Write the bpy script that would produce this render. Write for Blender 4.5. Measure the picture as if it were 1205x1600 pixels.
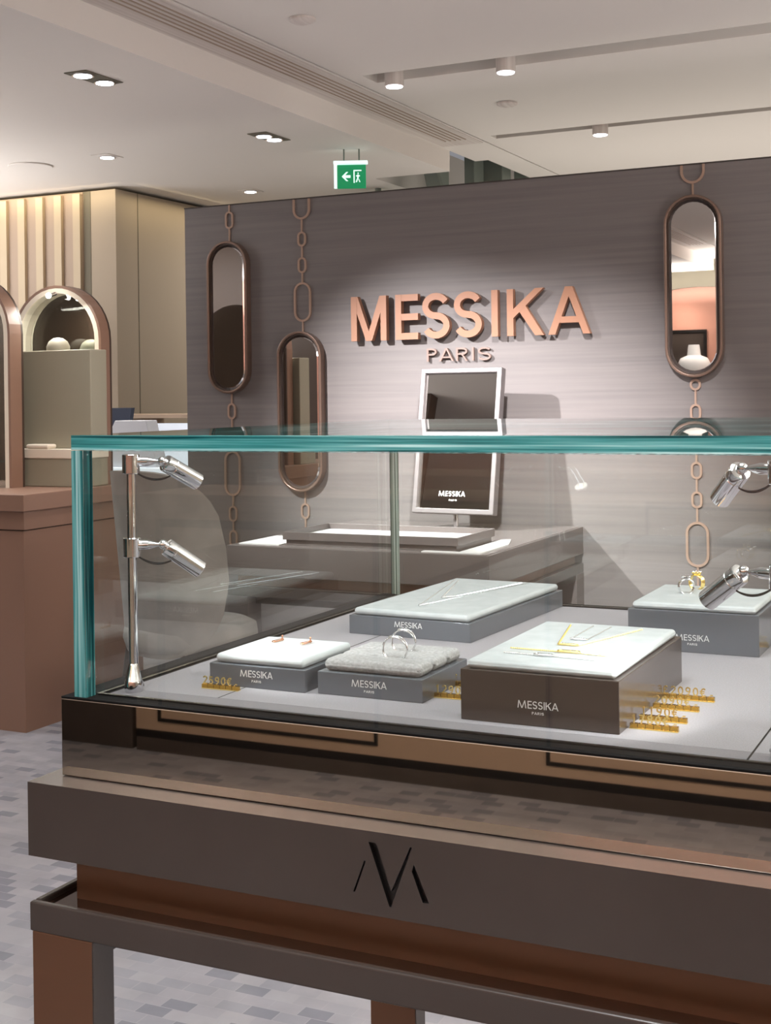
import bpy, bmesh, math, random
from mathutils import Vector, Matrix
random.seed(7)
S = bpy.context.scene
for o in list(bpy.data.objects): bpy.data.objects.remove(o, do_unlink=True)
C = S.collection
PI = math.pi

# ------------------------------------------------------------------ camera
H = 1.30
F_PX, YAW, ROLL = 2082.2, 0.449494, -0.013728
cam_d = bpy.data.cameras.new('camera'); cam = bpy.data.objects.new('camera', cam_d); C.objects.link(cam)
R_ = Vector((math.cos(YAW), math.sin(YAW), 0)); F_ = Vector((-math.sin(YAW), math.cos(YAW), 0)); U_ = Vector((0, 0, 1))
cr, sr = math.cos(ROLL), math.sin(ROLL)
rr = R_*cr + U_*sr; uu = U_*cr - R_*sr
cam.matrix_world = Matrix(((rr.x, uu.x, -F_.x, 0), (rr.y, uu.y, -F_.y, 0), (rr.z, uu.z, -F_.z, H), (0, 0, 0, 1)))
cam_d.sensor_fit = 'AUTO'; cam_d.sensor_width = 36; cam_d.lens = F_PX/1600*36
cam_d.shift_y = (618.74-800)/1600; cam_d.clip_start = .05
S.camera = cam

# ------------------------------------------------------------------ view, world, lights
S.view_settings.view_transform = 'Standard'; S.view_settings.look = 'None'
S.view_settings.gamma = 1; S.view_settings.use_curve_mapping = False; S.view_settings.exposure = 0.0
W = bpy.data.worlds.new('world'); S.world = W; W.use_nodes = True
W.node_tree.nodes['Background'].inputs[0].default_value = (.8, .8, .85, 1); W.node_tree.nodes['Background'].inputs[1].default_value = .3

def aim(o, to):
    o.rotation_euler = (Vector(to)-o.location).to_track_quat('-Z', 'Y').to_euler()
def area(name, loc, to, sx, sy, power, col=(1, .95, .9), spread=180):
    l = bpy.data.lights.new(name, 'AREA'); l.shape = 'RECTANGLE'; l.size = sx; l.size_y = sy; l.energy = power; l.color = col
    l.spread = math.radians(spread)
    o = bpy.data.objects.new(name, l); o.location = loc; C.objects.link(o); aim(o, to); return o
def spot(name, loc, to, power, ang=60, blend=.5, r=.03, col=(1, .95, .9)):
    l = bpy.data.lights.new(name, 'SPOT'); l.energy = power; l.spot_size = math.radians(ang); l.spot_blend = blend
    l.shadow_soft_size = r; l.color = col
    o = bpy.data.objects.new(name, l); o.location = loc; C.objects.link(o); aim(o, to); return o
# added upward fill lights brighten the ceiling; no cove is built for them
area('uplight_fill', (-1.0, -3.0, 2.25), (-1.0, -3.0, 9), 6, .5, 170, (1, .97, .95))
area('uplight_fill', (2.6, 3.2, 1.5), (2.6, 3.2, 9), 1.8, 5.5, 380, (1, .96, .93))
area('uplight_fill', (-6.4, 4.2, 1.6), (-6.4, 4.2, 9), 1.6, 3.4, 140, (1, .97, .95))
area('uplight_fill', (-0.8, 7.9, 1.0), (-0.8, 7.9, 9), 5, 2.6, 62, (1, .93, .84))
# added soft area lights standing in for unseen ceiling downlights
area('ceiling_glow', (2.4, 0.8, 2.68), (2.4, 0.8, 0), 1.6, 2.4, 60, (1, .94, .88))
area('ceiling_glow', (-6.7, 3.4, 2.56), (-6.7, 3.4, 0), 1.4, 1.4, 110, (.96, .97, 1))
area('ceiling_glow', (-0.45, 0.75, 2.69), (-0.45, 0.75, 0), 1.2, .9, 36, (.97, .97, 1))  # added above the case to brighten the ledge top
area('ceiling_glow', (2.2, 3.6, 2.68), (2.2, 3.6, 0), 1.6, 1.6, 60, (1, .93, .86))
area('ceiling_glow', (-4.0, 8.2, 2.56), (-4.0, 8.2, 0), 1.2, 1.2, 35, (1, .93, .86))
# track spots washing the sign wall
spot('wall_wash', (-3.40, 3.3, 2.54), (-2.25, 5.5, .72), 1120, 46, 1, .03, (1, .965, .975))
spot('wall_wash', (-1.30, 3.3, 2.60), (-1.95, 5.5, .72), 780, 46, 1, .03, (1, .965, .975))
# desk and showcase get their own ceiling spots
spot('desk_spot', (-2.1, 3.4, 2.66), (-2.3, 4.9, .73), 36, 40, 1, .04)
spot('case_spot', (-0.55, .15, 2.66), (-0.45, 1.1, 1.0), 55, 40, 1, .05, (.95, .97, 1))
spot('aisle_spot', (-3.37, 4.33, 2.58), (-3.2, 3.9, 0), 70, 70, 1, .04, (.95, .97, 1))
spot('aisle_spot', (-1.9, 2.6, 2.68), (-1.9, 2.3, 0), 90, 60, 1, .04, (.93, .96, 1))
spot('aisle_spot', (-4.41, 5.76, 2.58), (-4.4, 5.7, 0), 45, 70, 1, .04)
spot('counter_spot', (-2.45, 3.6, 2.66), (-3.7, 4.5, 1.0), 60, 60, 1, .04)
spot('aisle_spot', (-3.4, 5.7, 2.58), (-3.9, 6.3, 0.9), 40, 70, 1, .04)
spot('rear_fill', (-1.6, 0.0, 2.68), (-1.6, -1.9, .0), 160, 80, 1, .05)  # added to light the cabinet that the bronze mirror reflects

# ------------------------------------------------------------------ materials
def s2l(c): return tuple(((v/255)/12.92 if v/255 <= .04045 else ((v/255+.055)/1.055)**2.4) for v in c)
MATS = {}
def mat(name, col, rough=.5, metal=0, spec=.5, coat=0, emit=None, es=0, lin=False):
    m = bpy.data.materials.new(name); m.use_nodes = True
    b = m.node_tree.nodes['Principled BSDF']
    c = col if lin else s2l(col)
    b.inputs['Base Color'].default_value = (*c, 1); b.inputs['Roughness'].default_value = rough
    b.inputs['Metallic'].default_value = metal; b.inputs['Specular IOR Level'].default_value = spec
    b.inputs['Coat Weight'].default_value = coat; b.inputs['Coat Roughness'].default_value = .08
    if emit: b.inputs['Emission Color'].default_value = (*s2l(emit), 1); b.inputs['Emission Strength'].default_value = es
    MATS[name] = m; return m
def nd(m, t, **k):
    n = m.node_tree.nodes.new(t)
    for a, v in k.items(): setattr(n, a, v)
    return n
def lk(m, a, b): m.node_tree.links.new(a, b)
def noise_col(m, scale3, c1, c2, detail=4, lo=.35, hi=.65, bump=0, coords='Object', nscale=1):
    """mix two colours by a noise stretched by scale3; optional bump"""
    b = m.node_tree.nodes['Principled BSDF']
    tc = nd(m, 'ShaderNodeTexCoord'); mp = nd(m, 'ShaderNodeMapping'); mp.inputs['Scale'].default_value = scale3
    n = nd(m, 'ShaderNodeTexNoise'); n.inputs['Detail'].default_value = detail; n.inputs['Scale'].default_value = nscale
    r = nd(m, 'ShaderNodeValToRGB'); r.color_ramp.elements[0].position = lo; r.color_ramp.elements[1].position = hi
    r.color_ramp.elements[0].color = (*s2l(c1), 1); r.color_ramp.elements[1].color = (*s2l(c2), 1)
    lk(m, tc.outputs[coords], mp.inputs['Vector']); lk(m, mp.outputs['Vector'], n.inputs['Vector'])
    lk(m, n.outputs['Fac'], r.inputs['Fac']); lk(m, r.outputs['Color'], b.inputs['Base Color'])
    if bump:
        bp = nd(m, 'ShaderNodeBump'); bp.inputs['Strength'].default_value = bump; bp.inputs['Distance'].default_value = .002
        lk(m, n.outputs['Fac'], bp.inputs['Height']); lk(m, bp.outputs['Normal'], b.inputs['Normal'])
    return m
m_taupe = noise_col(mat('taupe_lacquer', (66, 60, 55), .24, 0, .5), (6, 6, 6), (63, 56, 52), (68, 61, 57))
m_bmirror = mat('bronze_mirror', (192, 178, 164), .015, 1)
m_bronze = mat('brushed_bronze', (116, 84, 64), .34, .55)
m_black = mat('black_edge', (14, 13, 13), .35)
m_matte = mat('matte_black', (16, 15, 15), .8, 0, .15)
m_rim = mat('dark_rim', (90, 88, 88), .25, .9)
m_darkgloss = mat('dark_gloss', (70, 52, 42), .06, .6)
m_chrome = mat('chrome', (225, 225, 228), .05, 1)
m_gold = mat('polished_gold', (255, 228, 145), .24, 1)
m_goldcube = mat('gold_cube', (196, 154, 66), .16, 1)
m_rosegold = mat('rose_gold', (214, 158, 128), .22, 1)
m_whitegold = mat('white_gold', (235, 236, 238), .12, 1)
m_cable = mat('black_cable', (18, 18, 18), .4)
m_white = mat('white_print', (235, 235, 235), .5)
m_silverprint = mat('silver_print', (205, 205, 205), .4)
m_boxrefl = mat('dark_reflection_box', (74, 66, 63), .16, .3)  # reflection of dark surroundings put into the box colour
m_box = mat('grey_lacquer_box', (106, 110, 117), .2, .35)
m_leather = noise_col(mat('pale_leather', (170, 175, 177), .45), (1, 1, 1), (166, 171, 173), (176, 180, 182), nscale=60, bump=.06)
m_suede = noise_col(mat('grey_suede', (165, 162, 160), .9, 0, .2), (1, 1, 1), (138, 137, 137), (158, 157, 157), nscale=350, detail=3, bump=.35)
m_liner = noise_col(mat('tray_liner', (150, 140, 142), .8, 0, .3), (1, 1, 1), (134, 130, 134), (146, 142, 147), nscale=900, detail=2, bump=.2)
m_linershade = noise_col(mat('tray_liner_shaded', (120, 113, 115), .8, 0, .3), (1, 1, 1), (116, 112, 116), (126, 122, 126), nscale=900, detail=2, bump=.2)  # darker front band: shadow of the glass put into the liner colour
m_signrose = mat('sign_rose', (146, 104, 80), .5, .1)
m_paris = mat('sign_small', (128, 106, 97), .5, .1)
m_framerose = mat('frame_rose', (128, 106, 94), .3, .6)
m_chain = mat('chain_bronze', (158, 132, 116), .45, .2)
m_mirror = mat('mirror', (215, 212, 208), .01, 1)
m_bevel = mat('mirror_bevel', (225, 225, 228), .03, 1)
m_ceil = mat('ceiling_paint', (216, 210, 204), .9, 0, .2)
m_slot = mat('slot_grey', (104, 98, 84), .8)
m_groove = mat('dark_groove', (60, 54, 50), .8)
m_grille = noise_col(mat('grille_taupe', (200, 190, 184), .7), (60, .6, 1), (192, 182, 176), (212, 204, 198), detail=2)
m_beige = mat('beige_panel', (158, 140, 124), .65)
m_batten = mat('pale_batten', (176, 160, 136), .6)
m_beigeside = mat('beige_fabric_wall', (156, 143, 126), .75)
m_cream = mat('cream', (226, 214, 196), .6)
m_counter = mat('counter_rose_brown', (134, 103, 86), .42)
m_counterf = mat('counter_front_brown', (140, 108, 88), .42)
m_walnut = mat('dark_walnut', (62, 46, 36), .5)
m_room = mat('room_wall', (170, 155, 140), .8)
m_pink = mat('rose_alcove', (190, 140, 122), .7)
m_framemetal = mat('champagne_metal', (118, 112, 112), .4, .4)
m_desk = mat('desk_taupe', (96, 88, 86), .3, 0, .5)
m_desktop = mat('desk_leather', (120, 112, 110), .22)
m_mat = mat('grey_mat', (205, 203, 202), .6)
m_chair = noise_col(mat('chair_velvet', (120, 112, 108), .8), (1, 1, 1), (132, 126, 123), (150, 143, 139), nscale=8)
m_olive = mat('olive_pedestal', (150, 144, 126), .5)
m_steel = mat('green_grey_steel', (112, 120, 112), .5)
m_green = mat('exit_green', (10, 120, 75), .4, emit=(8, 125, 78), es=.9)
m_exitw = mat('exit_white', (220, 240, 235), .4, emit=(215, 245, 238), es=1.0)
m_lamp = mat('lamp_glow', (255, 255, 255), .4, emit=(240, 244, 255), es=9)
m_minilamp = mat('mini_lamp_glow', (255, 255, 255), .4, emit=(255, 250, 240), es=10)
m_cove = mat('cove_glow', (255, 225, 160), .4, emit=(255, 220, 150), es=3.0)
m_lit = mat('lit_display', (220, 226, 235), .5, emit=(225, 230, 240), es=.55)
m_navy = mat('navy', (34, 42, 62), .5)
m_bluegrey = mat('blue_grey_cloth', (196, 198, 204), .7)
m_teal = mat('teal_velvet', (26, 66, 70), .8)
m_tanpanel = mat('tan_panel', (160, 138, 118), .5)

# glass: clear sheet = straight transmission plus a Fresnel mirror term on both sides
def glass(name, tint):
    m = bpy.data.materials.new(name); m.use_nodes = True; nt = m.node_tree; nt.nodes.clear()
    out = nd(m, 'ShaderNodeOutputMaterial'); mix = nd(m, 'ShaderNodeMixShader')
    tr = nd(m, 'ShaderNodeBsdfTransparent'); tr.inputs[0].default_value = (*tint, 1)
    gl = nd(m, 'ShaderNodeBsdfGlossy'); gl.inputs['Roughness'].default_value = 0; gl.inputs[0].default_value = (1, 1, 1, 1)
    fr = nd(m, 'ShaderNodeFresnel'); geo = nd(m, 'ShaderNodeNewGeometry')
    mx = nd(m, 'ShaderNodeMix'); mx.data_type = 'FLOAT'; mx.inputs[2].default_value = 1.5; mx.inputs[3].default_value = 1/1.5
    lk(m, geo.outputs['Backfacing'], mx.inputs[0]); lk(m, mx.outputs[0], fr.inputs['IOR'])
    lk(m, fr.outputs[0], mix.inputs[0]); lk(m, tr.outputs[0], mix.inputs[1]); lk(m, gl.outputs[0], mix.inputs[2])
    lk(m, mix.outputs[0], out.inputs[0]); return m
m_glass = glass('clear_glass', (.965, .985, .975))
m_edge = mat('glass_edge_teal', (60, 150, 140), .06, 0, .8)
def edge_mat(m, scale3, c0=(14, 66, 72), c1=(66, 146, 148), c2=(116, 184, 186), c3=(200, 238, 238)):
    b = m.node_tree.nodes['Principled BSDF']
    tc = nd(m, 'ShaderNodeTexCoord'); mp = nd(m, 'ShaderNodeMapping'); mp.inputs['Scale'].default_value = scale3
    n = nd(m, 'ShaderNodeTexNoise'); n.inputs['Detail'].default_value = 3; n.inputs['Scale'].default_value = 1
    r = nd(m, 'ShaderNodeValToRGB'); e = r.color_ramp.elements
    e[0].position = .36; e[0].color = (*s2l(c0), 1); e[1].position = .66; e[1].color = (*s2l(c3), 1)
    x = e.new(.48); x.color = (*s2l(c1), 1); x = e.new(.56); x.color = (*s2l(c2), 1)
    lk(m, tc.outputs['Object'], mp.inputs['Vector']); lk(m, mp.outputs['Vector'], n.inputs['Vector'])
    lk(m, n.outputs['Fac'], r.inputs['Fac']); lk(m, r.outputs['Color'], b.inputs['Base Color'])
    tl = nd(m, 'ShaderNodeBsdfTranslucent'); ms = nd(m, 'ShaderNodeMixShader'); ms.inputs[0].default_value = .45
    out = [q for q in m.node_tree.nodes if q.type == 'OUTPUT_MATERIAL'][0]
    lk(m, r.outputs['Color'], tl.inputs[0]); lk(m, b.outputs[0], ms.inputs[1]); lk(m, tl.outputs[0], ms.inputs[2]); lk(m, ms.outputs[0], out.inputs[0])
edge_mat(m_edge, (3.5, 3.5, 230))
m_edgev = mat('glass_edge_teal_upright', (60, 150, 140), .06, 0, .8); edge_mat(m_edgev, (190, 190, 3.0))
m_edger = mat('glass_edge_pale', (120, 150, 140), .06, 0, .8); edge_mat(m_edger, (300, 300, 2.0), (52, 66, 62), (110, 128, 120), (150, 166, 158), (200, 212, 206))

# silk wallcovering with long horizontal streaks
m_silk = mat('silk_wallcovering', (120, 111, 107), .45, 0, .4)
noise_col(m_silk, (1.4, 1, 62), (104, 99, 98), (115, 109, 107), detail=7, lo=.3, hi=.7, bump=.25)
# floor mosaic
m_floor = mat('mosaic_floor', (190, 185, 182), .11, 0, .5)
def floor_mat(m):
    b = m.node_tree.nodes['Principled BSDF']
    tc = nd(m, 'ShaderNodeTexCoord'); mp = nd(m, 'ShaderNodeMapping')
    br = nd(m, 'ShaderNodeTexBrick'); br.inputs['Scale'].default_value = 1
    br.inputs['Brick Width'].default_value = .072; br.inputs['Row Height'].default_value = .042; br.inputs['Mortar Size'].default_value = .0012
    br.inputs['Color1'].default_value = (0, 0, 0, 1); br.inputs['Color2'].default_value = (1, 1, 1, 1); br.inputs['Mortar'].default_value = (.6, .6, .6, 1)
    br.inputs['Mortar Smooth'].default_value = .3
    r = nd(m, 'ShaderNodeValToRGB'); r.color_ramp.interpolation = 'CONSTANT'; e = r.color_ramp.elements
    e[0].position = 0; e[0].color = (*s2l((138, 140, 149)), 1); e[1].position = .16; e[1].color = (*s2l((163, 163, 169)), 1)
    x = e.new(.5); x.color = (*s2l((168, 168, 173)), 1); x = e.new(.8); x.color = (*s2l((156, 157, 164)), 1)
    n = nd(m, 'ShaderNodeTexNoise'); n.inputs['Scale'].default_value = 9; n.inputs['Detail'].default_value = 5
    mx = nd(m, 'ShaderNodeMix'); mx.data_type = 'RGBA'; mx.blend_type = 'MULTIPLY'; mx.inputs[0].default_value = .35
    lk(m, tc.outputs['Object'], mp.inputs[0]); lk(m, mp.outputs[0], br.inputs['Vector']); lk(m, br.outputs['Color'], r.inputs['Fac'])
    lk(m, mp.outputs[0], n.inputs['Vector']); lk(m, r.outputs['Color'], mx.inputs[6]); lk(m, n.outputs['Fac'], mx.inputs[7])
    lk(m, mx.outputs[2], b.inputs['Base Color'])
floor_mat(m_floor)

# ------------------------------------------------------------------ mesh builder
class MB:
    def __init__(s): s.v = []; s.f = []; s.m = []
    def add(s, vs, fs, mi=0):
        k = len(s.v); s.v += [tuple(p) for p in vs]; s.f += [tuple(i+k for i in f) for f in fs]; s.m += [mi]*len(fs); return s
    def box(s, x0, x1, y0, y1, z0, z1, mi=0):
        return s.add([(x0,y0,z0),(x1,y0,z0),(x1,y1,z0),(x0,y1,z0),(x0,y0,z1),(x1,y0,z1),(x1,y1,z1),(x0,y1,z1)],
                     [(3,2,1,0),(4,5,6,7),(0,1,5,4),(1,2,6,5),(2,3,7,6),(3,0,4,7)], mi)
    def cyl(s, p0, p1, r0, r1=None, n=24, mi=0, cap=True):
        r1 = r0 if r1 is None else r1; p0 = Vector(p0); p1 = Vector(p1)
        q = (p1-p0).to_track_quat('Z', 'Y'); vs = []
        for p, r in ((p0, r0), (p1, r1)):
            for i in range(n): vs.append(p + q @ Vector((r*math.cos(2*PI*i/n), r*math.sin(2*PI*i/n), 0)))
        fs = [(i, (i+1) % n, n+(i+1) % n, n+i) for i in range(n)]
        if cap: fs += [tuple(range(n-1, -1, -1)), tuple(range(n, 2*n))]
        return s.add(vs, fs, mi)
    def lathe(s, prof, p0=(0,0,0), axis=(0,0,1), n=32, mi=0):
        q = Vector(axis).to_track_quat('Z', 'Y'); p0 = Vector(p0); vs = []; fs = []
        for r, h in prof:
            for i in range(n): vs.append(p0 + q @ Vector((r*math.cos(2*PI*i/n), r*math.sin(2*PI*i/n), h)))
        for k in range(len(prof)-1):
            for i in range(n): fs.append((k*n+i, k*n+(i+1) % n, (k+1)*n+(i+1) % n, (k+1)*n+i))
        fs.append(tuple(range(n-1, -1, -1))); fs.append(tuple((len(prof)-1)*n+i for i in range(n)))
        return s.add(vs, fs, mi)
    def ball(s, c, r, n=16, mi=0, sz=1):
        k = n//2; prof = [(max(1e-5, r*math.sin(PI*j/k)), -r*sz*math.cos(PI*j/k)) for j in range(k+1)]
        return s.lathe(prof, c, n=n, mi=mi)
    def tube(s, pts, r, n=10, closed=False, mi=0):
        P = [Vector(p) for p in pts]; L = len(P); vs = []; up = None
        for i, p in enumerate(P):
            a = P[(i-1) % L] if (closed or i > 0) else p; b = P[(i+1) % L] if (closed or i < L-1) else p
            t = (b-a).normalized()
            if up is None:
                up = Vector((0,0,1)) if abs(t.z) < .9 else Vector((1,0,0))
            x = t.cross(up).normalized(); y = x.cross(t).normalized(); up = y
            ri = r[i] if isinstance(r, (list, tuple)) else r
            vs += [p + x*ri*math.cos(2*PI*j/n) + y*ri*math.sin(2*PI*j/n) for j in range(n)]
        fs = []
        for i in range(L if closed else L-1):
            a = i*n; b = ((i+1) % L)*n
            fs += [(a+j, a+(j+1) % n, b+(j+1) % n, b+j) for j in range(n)]
        if not closed: fs += [tuple(range(n-1, -1, -1)), tuple((L-1)*n+j for j in range(n))]
        return s.add(vs, fs, mi)
    def prism(s, poly, o, u, v, d, mi=0):
        """extrude a 2-D polygon given in axes u,v from origin o by vector d"""
        o, u, v, d = Vector(o), Vector(u), Vector(v), Vector(d); n = len(poly)
        area2 = sum(poly[i][0]*poly[(i+1) % n][1]-poly[(i+1) % n][0]*poly[i][1] for i in range(n))
        if (u.cross(v)).dot(d)*area2 < 0: poly = list(reversed(poly))
        vs = [o+u*a+v*b for a, b in poly]; vs += [p+d for p in vs]
        return s.add(vs, [tuple(range(n-1, -1, -1)), tuple(range(n, 2*n))]+[(i, (i+1) % n, n+(i+1) % n, n+i) for i in range(n)], mi)
    def ring(s, outer, inner, o, u, v, d, mi=0):
        """extruded band between two loops of the same length"""
        o, u, v, d = Vector(o), Vector(u), Vector(v), Vector(d); n = len(outer)
        A = [o+u*a+v*b for a, b in outer]; B = [o+u*a+v*b for a, b in inner]
        vs = A+B+[p+d for p in A]+[p+d for p in B]; fs = []
        for i in range(n):
            j = (i+1) % n
            fs += [(i, j, n+j, n+i), (2*n+j, 2*n+i, 3*n+i, 3*n+j), (j, i, 2*n+i, 2*n+j), (n+i, n+j, 3*n+j, 3*n+i)]
        return s.add(vs, fs, mi)
    def obj(s, name, mats, parent=None, bevel=0, seg=2, smooth=None, recalc=False):
        me = bpy.data.meshes.new(name); me.from_pydata(s.v, [], s.f)
        for m in (mats if isinstance(mats, (list, tuple)) else [mats]): me.materials.append(m)
        for p, mi in zip(me.polygons, s.m): p.material_index = mi
        bm = bmesh.new(); bm.from_mesh(me); bmesh.ops.recalc_face_normals(bm, faces=bm.faces); bm.to_mesh(me); bm.free()
        me.update()
        if smooth is not None:
            me.shade_smooth() if hasattr(me, 'shade_smooth') else None
            me.set_sharp_from_angle(angle=math.radians(smooth))
        o = bpy.data.objects.new(name, me); C.objects.link(o)
        if parent is not None: o.parent = parent
        if bevel:
            b = o.modifiers.new('bevel', 'BEVEL'); b.width = bevel; b.segments = seg; b.limit_method = 'ANGLE'; b.angle_limit = math.radians(40)
        return o
def thing(name, label, cat, loc=(0,0,0), rz=0, group=None):
    o = bpy.data.objects.new(name, None); C.objects.link(o); o.empty_display_size = .05
    o.location = loc; o.rotation_euler = (0, 0, rz); o['label'] = label; o['category'] = cat
    if group: o['group'] = group
    return o
def tag(o, label, cat, group=None):
    o['label'] = label; o['category'] = cat
    if group: o['group'] = group
    return o
def struct(o): o['kind'] = 'structure'; return o
def dup(root, loc=None, rz=None, label=None, group=None):
    r = root.copy(); C.objects.link(r)
    if loc is not None: r.location = loc
    if rz is not None: r.rotation_euler = (0, 0, rz)
    if label: r['label'] = label
    if group: r['group'] = group
    for ch in list(root.children):
        c = ch.copy(); C.objects.link(c); c.parent = r
        for g in list(ch.children):
            d = g.copy(); C.objects.link(d); d.parent = c
    return r

# ------------------------------------------------------------------ lettering (strokes and outlines, cap height 1)
def arc(cx, cy, rx, ry, a0, a1, n=12):
    return [(cx+rx*math.cos(math.radians(a0+(a1-a0)*i/n)), cy+ry*math.sin(math.radians(a0+(a1-a0)*i/n))) for i in range(n+1)]
def ribbon(pts, w, closed=False):
    L = len(pts); A = []; B = []
    for i in range(L):
        p = Vector(pts[i]); a = Vector(pts[(i-1) % L]) if (closed or i) else None; b = Vector(pts[(i+1) % L]) if (closed or i < L-1) else None
        d1 = (p-a).normalized() if a is not None else None; d2 = (b-p).normalized() if b is not None else None
        if d1 is None: d1 = d2
        if d2 is None: d2 = d1
        t = (d1+d2).normalized(); nrm = Vector((-t.y, t.x)); k = 1/max(.35, nrm.dot(Vector((-d1.y, d1.x))))
        A.append(tuple(p+nrm*w/2*k)); B.append(tuple(p-nrm*w/2*k))
    return A, B
def diag(x0, y0, x1, y1, w):     # slanted stroke cut level at both ends
    return [(x0-w/2, y0), (x0+w/2, y0), (x1+w/2, y1), (x1-w/2, y1)]
def S_pts(x, w, W): # W = letter width
    r = (1-w)/4; rx = (W-w)/2; cx = x+W/2
    return arc(cx, 1-w/2-r, rx, r, 25, 270, 16)[:-1]+arc(cx, w/2+r, rx, r, 90, -155, 16)
def glyph(ch, x, w, W):
    P = []; h = w/2   # list of ('p', poly) or ('s', pts, closed)
    if ch == 'M':
        P = [('p', [(x, 0), (x+w, 0), (x+w, 1), (x, 1)]), ('p', [(x+W-w, 0), (x+W, 0), (x+W, 1), (x+W-w, 1)]),
             ('p', [(x+w*.1, 1), (x+w*1.15, 1), (x+W/2+w*.52, 0), (x+W/2-w*.52, 0)]), ('p', [(x+W-w*1.15, 1), (x+W-w*.1, 1), (x+W/2+w*.52, 0), (x+W/2-w*.52, 0)])]
    elif ch == 'm':   # splayed M of the small logo
        P = [('p', diag(x+h, 0, x+W*.16, 1, w)), ('p', diag(x+W-h, 0, x+W*.84, 1, w)), ('p', diag(x+W/2, 0, x+W*.16, 1, w)), ('p', diag(x+W/2, 0, x+W*.84, 1, w))]
    elif ch == 'E':
        P = [('p', [(x,0),(x+w,0),(x+w,1),(x,1)])]+[('p', [(x+w,y),(x+W,y),(x+W,y+w),(x+w,y+w)]) for y in (0, .5-h, 1-w)]
    elif ch == 'S': P = [('s', S_pts(x, w, W), False)]
    elif ch in 'I': P = [('p', [(x,0),(x+w,0),(x+w,1),(x,1)])]
    elif ch == '1': P = [('p', [(x+W*.55-h,0),(x+W*.55+h,0),(x+W*.55+h,1),(x+W*.55-h,1)]), ('s', [(x+W*.1,.74),(x+W*.55,.93)], False)]
    elif ch == 'K':
        P = [('p', [(x,0),(x+w,0),(x+w,1),(x,1)]), ('p', [(x+w,.38),(x+w,.38+w*1.3),(x+W-w*1.3,1),(x+W,1)]), ('p', [(x+W*.33,.52),(x+W*.33+w*.9,.66),(x+W,0),(x+W-w*1.35,0)])]
    elif ch == 'A':
        P = [('p', [(x,0),(x+w*1.05,0),(x+W/2+w*.55,1),(x+W/2-w*.55,1)]), ('p', [(x+W-w*1.05,0),(x+W,0),(x+W/2+w*.55,1),(x+W/2-w*.55,1)]), ('p', [(x+W*.2,.24),(x+W*.8,.24),(x+W*.76,.24+w*.9),(x+W*.24,.24+w*.9)])]
    elif ch == 'P': P = [('p', [(x,0),(x+w,0),(x+w,1),(x,1)]), ('s', [(x+w,1-h)]+arc(x+W-.27-h, .73, .27, .27-h, 90, -90)+[(x+w,.46+h)], False)]
    elif ch == 'R': P = [('p', [(x,0),(x+w,0),(x+w,1),(x,1)]), ('s', [(x+w,1-h)]+arc(x+W-.27-h, .73, .25, .27-h, 90, -90)+[(x+w,.46+h)], False), ('p', [(x+W*.45,.48),(x+W*.45+w,.48),(x+W,0),(x+W-w*1.1,0)])]
    elif ch == '0': P = [('s', arc(x+W/2, .5, W/2-h, .5-h, 0, 345, 20), True)]
    elif ch == '9': P = [('s', arc(x+W/2, .69, W/2-h, .31-h, 0, 340, 16), True), ('s', [(x+W-h,.69),(x+W-h*1.6,.42),(x+W*.62,.16),(x+W*.25,h)], False)]
    elif ch == '8': P = [('s', arc(x+W/2, .74, W/2-h*1.3, .26-h, 0, 340, 16), True), ('s', arc(x+W/2, .27, W/2-h, .27-h, 0, 340, 16), True)]
    elif ch == '2': P = [('s', arc(x+W/2, .70, W/2-h, .30-h, 165, -30, 12)+[(x+h*1.2,h)], False), ('p', [(x,0),(x+W,0),(x+W,w),(x,w)])]
    elif ch == '5': P = [('s', [(x+W*.9,1-h),(x+W*.2,1-h),(x+W*.14,.56)]+arc(x+W*.46, .32, W*.54-h, .32-h, 120, -150, 14), False)]
    elif ch == '7': P = [('s', [(x,1-h),(x+W-h,1-h),(x+W*.35,0)], False)]
    elif ch == 'e': P = [('s', arc(x+W*.6, .5, W*.5-h, .5-h, 50, 310, 16), False), ('p', [(x-W*.05,.56),(x+W*.75,.56),(x+W*.75,.56+w*.8),(x-W*.05,.56+w*.8)]), ('p', [(x-W*.05,.34),(x+W*.7,.34),(x+W*.7,.34+w*.8),(x-W*.05,.34+w*.8)])]
    elif ch == ',': P = [('s', [(x+W*.3,.18),(x+W*.2,-.02)], False), ('p', [(x+W*.4,.2),(x+W,.2),(x+W,.2+w),(x+W*.4,.2+w)])]
    elif ch == 'L': P = [('s', arc(x+W*.5, .74, W*.3, .24-h, 10, 180, 8)+[(x+W*.2,.3),(x+h,h)], False), ('p', [(x,0),(x+W,0),(x+W,w),(x,w)]), ('p', [(x,.45),(x+W*.7,.45),(x+W*.7,.45+w),(x,.45+w)])]
    return P
def put_glyph(mb, ch, x, w, W, o, u, v, d, mi=0):
    d = Vector(d)
    for gi, g in enumerate(glyph(ch, x, w, W)):
        if gi: d = d*(.985 if d.length > .002 else .93)
        if g[0] == 'p': mb.prism(g[1], o, u, v, d, mi)
        else:
            A, B = ribbon(g[1], w, g[2])
            if g[2]: mb.ring(A, B, o, u, v, d, mi)
            else:
                for i in range(len(A)-1): mb.prism([A[i], A[i+1], B[i+1], B[i]], o, u, v, d, mi)
MESSIKA = [('M',0,.90),('E',1.13,.56),('S',1.80,.66),('S',2.57,.66),('I',3.46,.17),('K',3.82,.84),('A',4.76,.93)]
SMALLM = [('m',0,1.22),('E',1.42,.56),('S',2.12,.62),('S',2.88,.62),('I',3.66,.1),('K',3.92,.78),('A',4.76,.90)]
PARIS = [('P',0,.75),('A',.95,1.1),('R',2.25,.85),('I',3.45,.11),('S',3.9,.95)]
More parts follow.
